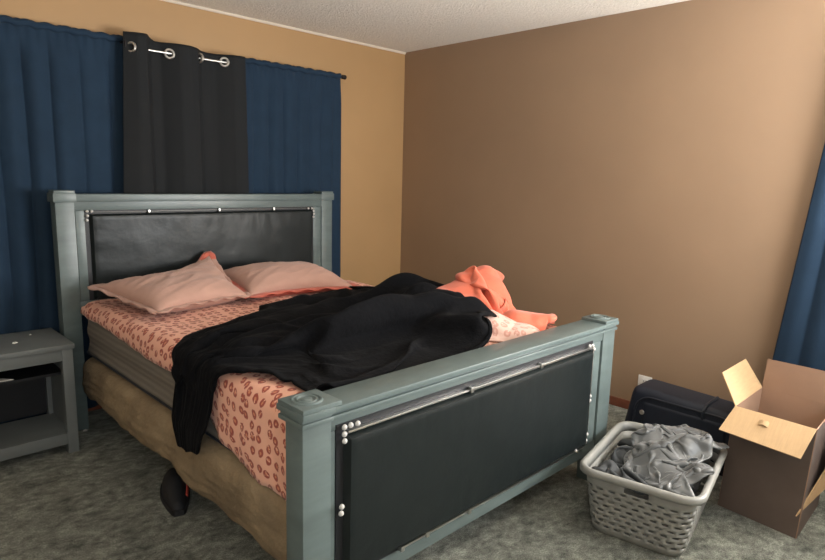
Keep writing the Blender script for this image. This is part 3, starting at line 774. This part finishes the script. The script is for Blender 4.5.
for r in range(rows):
    off = 1 if r % 2 else 0
    for c in range(NC//2):
        s = 2*c+off
        ring = [V(s, 2*r), V(s+1, 2*r), V(s+2, 2*r), V(s+2, 2*r+1), V(s+2, 2*r+2), V(s+1, 2*r+2), V(s, 2*r+2), V(s, 2*r+1)]
        ctr = sum((v.co for v in (ring[0], ring[2], ring[4], ring[6])), Vector())/4
        du = (ring[3].co-ring[7].co)*.5; dv = (ring[5].co-ring[1].co)*.5
        inn = []
        for k in range(8):
            a = [-3*PI/4, -PI/2, -PI/4, 0, PI/4, PI/2, 3*PI/4, PI][k]
            fx = math.copysign(abs(math.cos(a))**.6, math.cos(a)) if abs(math.cos(a)) > 1e-6 else 0
            fy = math.copysign(abs(math.sin(a))**.7, math.sin(a)) if abs(math.sin(a)) > 1e-6 else 0
            inn.append(bm.verts.new(ctr+du*fx*.58+dv*fy*.42))
        for k in range(8): bm.faces.new((ring[k], ring[(k+1) % 8], inn[(k+1) % 8], inn[k]))
# bottom band and floor, upper band
def ringverts(hs, hl, rc, z): return [bm.verts.new(W(p[0], p[1], z)) for p in rr_loop(hs, hl, rc, NC)[:NC]]
bot = [V(s, 0) for s in range(NC)]
b1 = [bm.verts.new(W(p[0]*.985, p[1]*.985, .010)) for p in loop_at(0)[:NC]]
b2 = [bm.verts.new(W(p[0]*.95, p[1]*.965, .002)) for p in loop_at(0)[:NC]]
for a, b in ((b2, b1), (b1, bot)):
    for i in range(NC): bm.faces.new((a[i], a[(i+1) % NC], b[(i+1) % NC], b[i]))
bm.faces.new(b2[::-1])
top = [V(s, 2*rows) for s in range(NC)]
tz = .242; t1 = [bm.verts.new(W(p[0], p[1], tz)) for p in loop_at(tz/HB)[:NC]]
hs = 2  # handle slots half width in loop steps
def is_slot(i): return (i < hs or i >= NC-hs) or (NC//2-hs <= i < NC//2+hs)
for i in range(NC):
    if is_slot(i): continue
    bm.faces.new((top[i], top[(i+1) % NC], t1[(i+1) % NC], t1[i]))
body = obj('basket_body', bm, M['plastic'], basket, auto=50); solidify(body, .0028, 0)
# rolled rim
bm = B(); prof = [(-.004, -.020), (.004, -.004), (.004, .006), (.012, .014), (.024, .013), (.030, .004), (.030, -.010), (.027, -.018)]
L = loop_at(1); rings = []
for (d, dz) in [(-.006, -.022), (-.003, 0.0), (.0, .010), (.008, .015), (.018, .014), (.025, .007), (.026, -.004), (.024, -.014), (.021, -.014), (.021, .0), (.012, .008), (.004, .004), (.0, -.004), (-.002, -.022)]:
    ring = []
    for i in range(NC):
        p = L[i]; a = L[(i-1) % NC]; b = L[(i+1) % NC]; t = np.array(b)-np.array(a); t /= np.linalg.norm(t); nx, ny = t[1], -t[0]
        ring.append(bm.verts.new(W(p[0]+nx*d, p[1]+ny*d, HB+dz)))
    rings.append(ring)
for a, b in zip(rings, rings[1:]+rings[:1]):
    for i in range(NC): bm.faces.new((a[i], a[(i+1) % NC], b[(i+1) % NC], b[i]))
bmesh.ops.recalc_face_normals(bm, faces=bm.faces)
obj('rim', bm, M['plastic'], basket, auto=0)

# clothes in the basket (local a along e1, b along e2)
def garment(name, material, label, ca, cb, ha, hb_, bumps, base, scale, seed, n=64, k=64, rot=0., over=False, thick=.004, bend=.12, cat='clothes', top_limit=None, jit=.03):
    u = np.linspace(-1, 1, n); v = np.linspace(-1, 1, k); U, Vv = np.meshgrid(u, v, indexing='ij')
    l = np.hypot(U, Vv)+1e-9; f = (np.maximum(abs(U), abs(Vv))/l)*.55+.45; U, Vv = U*f, Vv*f
    a = ca+ha*U*math.cos(rot)-hb_*Vv*math.sin(rot); b = cb+ha*U*math.sin(rot)+hb_*Vv*math.cos(rot)
    def hf(a, b):
        h = np.zeros_like(a)
        for q in bumps: h = np.maximum(h, seg_bump(a, b, *q))
        return base+h
    P = np.stack([a, b, hf(a, b)+.01], 2)
    def col(Q):
        Q = Q.copy(); t = np.clip(Q[..., 2]/HB, 0, 1.); la = .180+.036*t-.010; lb = .266+.026*t-.010
        low = Q[..., 2] < HB+.022
        if over: # the part draped outside stays outside the rim
            pass
        Q[..., 0] = np.where(low, np.clip(Q[..., 0], -la, la), Q[..., 0]); Q[..., 1] = np.where(low, np.clip(Q[..., 1], -lb, lb), Q[..., 1])
        rc = .05; ca_ = np.abs(Q[..., 0])-(la-rc); cb_ = np.abs(Q[..., 1])-(lb-rc); rr = np.hypot(np.maximum(ca_, 0), np.maximum(cb_, 0)); ex = low & (ca_ > 0) & (cb_ > 0) & (rr > rc)
        s = np.where(ex, rc/np.maximum(rr, 1e-6), 1.)
        Q[..., 0] = np.where(ex, np.sign(Q[..., 0])*(la-rc+np.maximum(ca_, 0)*s), Q[..., 0]); Q[..., 1] = np.where(ex, np.sign(Q[..., 1])*(lb-rc+np.maximum(cb_, 0)*s), Q[..., 1])
        Q[..., 2] = np.maximum(Q[..., 2], hf(Q[..., 0], Q[..., 1])); return Q
    Q = drape(P, scale, col, steps=110, iters=6, g=.0005, bend=bend, seed=seed, jitter=jit, fric=.4, smooth=1)
    Wp = np.zeros_like(Q)
    for i in range(n):
        for j in range(k): Wp[i, j] = W(*Q[i, j])
    bm = B(); grid(bm, Wp)
    o = obj(name, bm, material, auto=0); solidify(o, thick, 1, 1)
    return tag(o, label, cat)
garment('crumpled_shirt', M['grey_cloth'], 'dark grey crumpled garment low in the front of the laundry basket', -.05, -.04, .215, .27, [((-.12, -.20), (.10, -.20), .05, .12), ((-.14, .0), (-.08, .14), .07, .13), ((.0, -.08), (.05, -.02), .05, .12)], .20, 1.55, 31, 80, 80)
garment('crumpled_bedsheet', M['silver_cloth'], 'silvery grey crumpled cloth heaped highest in the laundry basket', .095, .03, .215, .30, [((.205, -.12), (.225, .19), .075, .12), ((.02, .0), (.12, .08), .085, .17), ((-.06, .14), (.10, .22), .095, .16), ((.13, -.16), (.05, -.10), .05, .13), ((.10, .05), (.17, .12), .12, .10)], .245, (1.75, 1.6), 44, 110, 110, jit=.05, bend=.06)
garment('dark_garment', M['dark_cloth'], 'dark garment bunched at the far end of the basket toward the box', .20, .20, .06, .09, [((.18, .16), (.18, .22), .10, .09)], .20, 1.3, 52, 40, 40)

# ------------------------------------------------------------------ cardboard box
cb = empty('cardboard_box', (-.58, -3.12, 0), 'open brown cardboard box with flaps folded out beside the laundry basket', 'box')
A0, C0, B0, D0 = Vector((-.800, -2.955, 0)), Vector((-.838, -3.268, 0)), Vector((-.420, -2.955, 0)), Vector((-.455, -3.262, 0))
A1, C1, B1, D1 = Vector((-.760, -2.965, .46)), Vector((-.787, -3.278, .46)), Vector((-.388, -2.965, .46)), Vector((-.415, -3.270, .46))
def slab(pts, t, nrm=None, mats=0):
    """thick polygon; first material index on the +normal face, second on the other"""
    bm = B(); pts = [Vector(p) for p in pts]
    n = nrm or (pts[1]-pts[0]).cross(pts[2]-pts[0]).normalized()
    if len(pts) == 4:
        K = 6
        def at(u, v, sgn): return (pts[0]*(1-u)+pts[1]*u)*(1-v)+(pts[3]*(1-u)+pts[2]*u)*v+n*t/2*sgn
        G = {sg: [[bm.verts.new(at(i/K, j/K, sg)) for j in range(K+1)] for i in range(K+1)] for sg in (1, -1)}
        for i in range(K):
            for j in range(K):
                for sg in (1, -1):
                    g = G[sg]; q = (g[i][j], g[i+1][j], g[i+1][j+1], g[i][j+1]); f = bm.faces.new(q if sg > 0 else q[::-1]); f.material_index = 0 if sg > 0 else 1
        per = [(i, 0) for i in range(K)]+[(K, j) for j in range(K)]+[(i, K) for i in range(K, 0, -1)]+[(0, j) for j in range(K, 0, -1)]
        for p, q in zip(per, per[1:]+per[:1]):
            bm.faces.new((G[1][p[0]][p[1]], G[-1][p[0]][p[1]], G[-1][q[0]][q[1]], G[1][q[0]][q[1]]))
        return bm
    a = [bm.verts.new(p+n*t/2) for p in pts]; b = [bm.verts.new(p-n*t/2) for p in pts]
    f = bm.faces.new(a); f.material_index = 0; g = bm.faces.new(b[::-1]); g.material_index = 1
    k = len(pts)
    for i in range(k):
        s = bm.faces.new((a[i], b[i], b[(i+1) % k], a[(i+1) % k])); s.material_index = 0
    return bm
bm = B(); T = .005
def merge(dst, src):
    me = bpy.data.meshes.new('tmp'); src.to_mesh(me); src.free(); dst.from_mesh(me); bpy.data.meshes.remove(me)
# order so that normals point inwards: index 0 = inside colour, 1 = shade-darkened outside colour
for q in ([A0, C0, C1, A1], [C0, D0, D1, C1], [D0, B0, B1, D1], [B0, A0, A1, B1]):
    merge(bm, slab(q[::-1] if ((q[1]-q[0]).cross(q[2]-q[0])).dot((A0+D0)/2-(q[0]+q[1])/2) < 0 else q, T))
merge(bm, slab([A0+Vector((0, 0, .003)), B0+Vector((0, 0, .003)), D0+Vector((0, 0, .003)), C0+Vector((0, 0, .003))][::-1], T))
obj('carton', bm, [M['card_in'], M['card_out_shaded']], cb, smooth=False)
def flap(pts, up, label=None):
    n = (Vector(pts[1])-Vector(pts[0])).cross(Vector(pts[2])-Vector(pts[0])).normalized()
    if n.dot(Vector(up)) < 0: pts = pts[::-1]
    o = obj('flap', slab(pts, .0045), [M['card'], M['card_out_shaded']], cb, smooth=False)
    if label: o['label'] = label
    return o
flap([A1, C1, (-.920, -3.262, .371), (-.896, -2.950, .384)], (0, 0, 1))
flap([A1, B1, (-.352, -2.868, .572), (-.674, -2.868, .570)], (0, -1, .3))
fl = flap([B1, D1, (-.392, -3.29, .602), (-.384, -2.974, .604)], (-1, 0, 0)); fl.data.materials[0] = M['card_in']
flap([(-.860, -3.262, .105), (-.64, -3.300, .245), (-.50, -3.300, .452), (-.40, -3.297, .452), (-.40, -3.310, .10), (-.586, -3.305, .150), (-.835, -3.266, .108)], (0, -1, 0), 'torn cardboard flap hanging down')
bm = B()
P = np.array([[(A1+(C1-A1)*s*.12+Vector((-.05-.0*s, 0, -.028)) + Vector((-.012*(k-1), .0, -.007*(k-1)+.006*math.sin(PI*s)+.004)) + (C1-A1)*.36)[:] for k in range(3)] for s in np.linspace(0, 1, 6)])
grid(bm, P); o = obj('torn_patch', bm, M['card'], cb, smooth=False); solidify(o, .002, 0)

# ------------------------------------------------------------------ suitcase
su = empty('suitcase', (-.42, -2.62, 0), 'black soft suitcase standing on its side between the basket and the wall', 'suitcase')
bm = box(B(), -.50, -.27, -2.930, -2.350, .012, .328, .045, 5)
for v in bm.verts:
    if v.co.z > .2: v.co.z += -.02*((-v.co.y-2.345)/.585)
    if v.co.y > -2.6: v.co.y += .045*(1-v.co.z/.33)-.01
    v.co.x += .035*(v.co.z/.345)
obj('shell', bm, M['case'], su)
def frame_pts(y0, y1, z0, z1, r, x):
    pts = []
    for (cy, cz, a0) in ((y0+r, z0+r, PI), (y1-r, z0+r, 1.5*PI), (y1-r, z1-r, 0), (y0+r, z1-r, .5*PI)):
        for k in range(9):
            a = a0+PI/2*k/8; z = cz+r*math.sin(a); pts.append((x+.035*z/.345, cy+r*math.cos(a), z))
    pts.append(pts[0]); return pts
bm = tube(B(), frame_pts(-2.90, -2.392, .045, .285, .085, -.503), .006, 8); obj('piping', bm, M['case_trim'], su)
bm = box(B(), -.505, -.475, -2.86, -2.43, .06, .258, .02, 4)
for v in bm.verts: v.co.x += .035*(v.co.z/.345)
obj('pocket', bm, M['case'], su)
bm = lathe(B(), (-.490, -2.436, .200), (-1, 0, .1), [(.013, 0), (.013, .004), (.009, .006), (.006, .005), (.003, .006)], 20); obj('rivet', bm, M['nickel'], su)
bm = B(); tube(bm, [(-.478, -2.74, .25), (-.475, -2.742, .296), (-.455, -2.745, .318), (-.40, -2.745, .323), (-.30, -2.745, .323)], .008, 8); obj('strap', bm, M['case_trim'], su)
for yy in (-2.86, -2.42):
    bm = box(B(), -.50, -.30, yy-.02, yy+.02, .0, .016, .004); obj('foot', bm, M['rubber'], su)

# ------------------------------------------------------------------ wall outlet
ou = empty('wall_outlet', (0, -2.227, .20), 'white electrical outlet low on the brown wall above the suitcase', 'outlet')
bm = box(B(), -.007, -.0003, -2.270, -2.184, .128, .243, .003); obj('cover_plate', bm, M['white'], ou)
for zz in (.162, .208):
    bm = box(B(), -.010, -.006, -2.244, -2.210, zz-.015, zz+.015, .003); s = obj('socket', bm, M['white'], ou)
    bm = B(); box(bm, -.0105, -.0095, -2.236, -2.233, zz-.006, zz+.008); box(bm, -.0105, -.0095, -2.221, -2.218, zz-.006, zz+.008); obj('slot', bm, M['slot'], s)

# ------------------------------------------------------------------ shoe under the bed
sh = empty('shoe', (-2.60, -1.36, 0), 'black shoe with a red stripe poking out from under the box spring', 'shoe', rz=math.radians(55))
def shoe_ring(t):
    hw = .054*(.62+.42*math.sin(PI*min(1, t*1.02+.12))) * (1 if t < .82 else math.sqrt(max(.02, 1-((t-.82)/.2)**2)))
    if t < .06: hw *= .75
    h = np.interp(t, [0, .1, .3, .45, .62, .8, .93, 1], [.085, .098, .102, .098, .075, .058, .048, .026])
    return hw, h
bm = B(); rings = []
for k in range(25):
    t = k/24; hw, h = shoe_ring(t); xx = -.14+.28*t
    rings.append([bm.verts.new((xx, hw*math.cos(a)*(1 if math.sin(a) < .2 else 1-.25*math.sin(a)), .022+(h-.022)*max(0, math.sin(a))**.8 if math.sin(a) > 0 else .022)) for a in np.linspace(0, PI, 13)])
for a, b in zip(rings, rings[1:]):
    for i in range(12): bm.faces.new((a[i], a[i+1], b[i+1], b[i]))
bm.faces.new(rings[0]); bm.faces.new(rings[-1][::-1]); bmesh.ops.recalc_face_normals(bm, faces=bm.faces)
obj('upper', bm, M['shoe'], sh, world=False)
bm = B(); rings = []
for z, g in ((.001, .97), (.006, 1.03), (.022, 1.03), (.026, .98)):
    R = []
    for k in range(25): t = k/24; hw, _ = shoe_ring(t); R.append((-.145+.29*t, hw*g+.003))
    rings.append([bm.verts.new((x, y, z)) for x, y in R]+[bm.verts.new((x, -y, z)) for x, y in R[::-1]])
for a, b in zip(rings, rings[1:]):
    for i in range(len(a)): bm.faces.new((a[i], a[(i+1) % len(a)], b[(i+1) % len(a)], b[i]))
bm.faces.new(rings[0][::-1]); bm.faces.new(rings[-1]); obj('sole', bm, M['rubber'], sh, world=False)
bm = B(); P = np.zeros((10, 3, 3))
for i in range(10):
    t = .25+.5*i/9; hw, h = shoe_ring(t)
    for j in range(3):
        a = .35+.16*j; P[i, j] = (-.14+.28*t, (hw+.003)*math.cos(a), .024+(h-.022)*math.sin(a)**.8)
grid(bm, P); o = obj('stripe', bm, M['red'], sh, world=False); solidify(o, .003, 0); o['label'] = 'red stripe'
sh.location = (-2.565, -1.315, 0); sh.rotation_euler = (0, 0, math.radians(252))

# ------------------------------------------------------------------ light
def area(name, loc, rot, sx, sy, power, col):
    l = bpy.data.lights.new(name, 'AREA'); l.shape = 'RECTANGLE'; l.size = sx; l.size_y = sy; l.energy = power; l.color = col
    o = bpy.data.objects.new(name, l); COL.objects.link(o); o.location = loc; o.rotation_euler = rot
    return o
# daylight through the right-hand window, then two added fill lights behind the camera
area('daylight_window_1', (.06, (WR[0]+WR[1])/2, (WR[2]+WR[3])/2), (0, math.radians(122), 0), WR[3]-WR[2]-.04, WR[1]-WR[0]-.04, 112, (1., .95, .88))
area('fill_light_2', ((WF[0]+WF[1])/2, YF-.06, (WF[2]+WF[3])/2), (math.radians(132), 0, 0), WF[1]-WF[0]-.04, WF[3]-WF[2]-.04, 40, (.97, .985, 1.))
area('fill_light_3', ((WG[0]+WG[1])/2, YF-.06, (WG[2]+WG[3])/2), (math.radians(115), 0, 0), WG[1]-WG[0]-.04, WG[3]-WG[2]-.04, 11, (1., .98, .94))
w = bpy.data.worlds.new('sky'); SC.world = w; w.use_nodes = True
bg = w.node_tree.nodes['Background']; bg.inputs[0].default_value = (.75, .87, 1., 1); bg.inputs[1].default_value = 1.0

# ------------------------------------------------------------------ camera
cam = bpy.data.cameras.new('camera'); co = bpy.data.objects.new('camera', cam); COL.objects.link(co)
yaw, pitch, roll, f = .7795, -.1666, .0259, 606.25
fw = Vector((math.sin(yaw)*math.cos(pitch), math.cos(yaw)*math.cos(pitch), math.sin(pitch)))
r = fw.cross(Vector((0, 0, 1))).normalized(); u = r.cross(fw)
r2 = r*math.cos(roll)+u*math.sin(roll); u2 = -r*math.sin(roll)+u*math.cos(roll)
co.matrix_world = Matrix(((r2.x, u2.x, -fw.x, -3.5695), (r2.y, u2.y, -fw.y, -3.7665), (r2.z, u2.z, -fw.z, 1.4125), (0, 0, 0, 1)))
cam.sensor_fit = 'HORIZONTAL'; cam.sensor_width = 36; cam.lens = f/825*36; cam.clip_start = .05
SC.camera = co
SC.view_settings.view_transform = 'Standard'; SC.view_settings.look = 'None'
SC.view_settings.gamma = 1; SC.view_settings.use_curve_mapping = False; SC.view_settings.exposure = 1.06
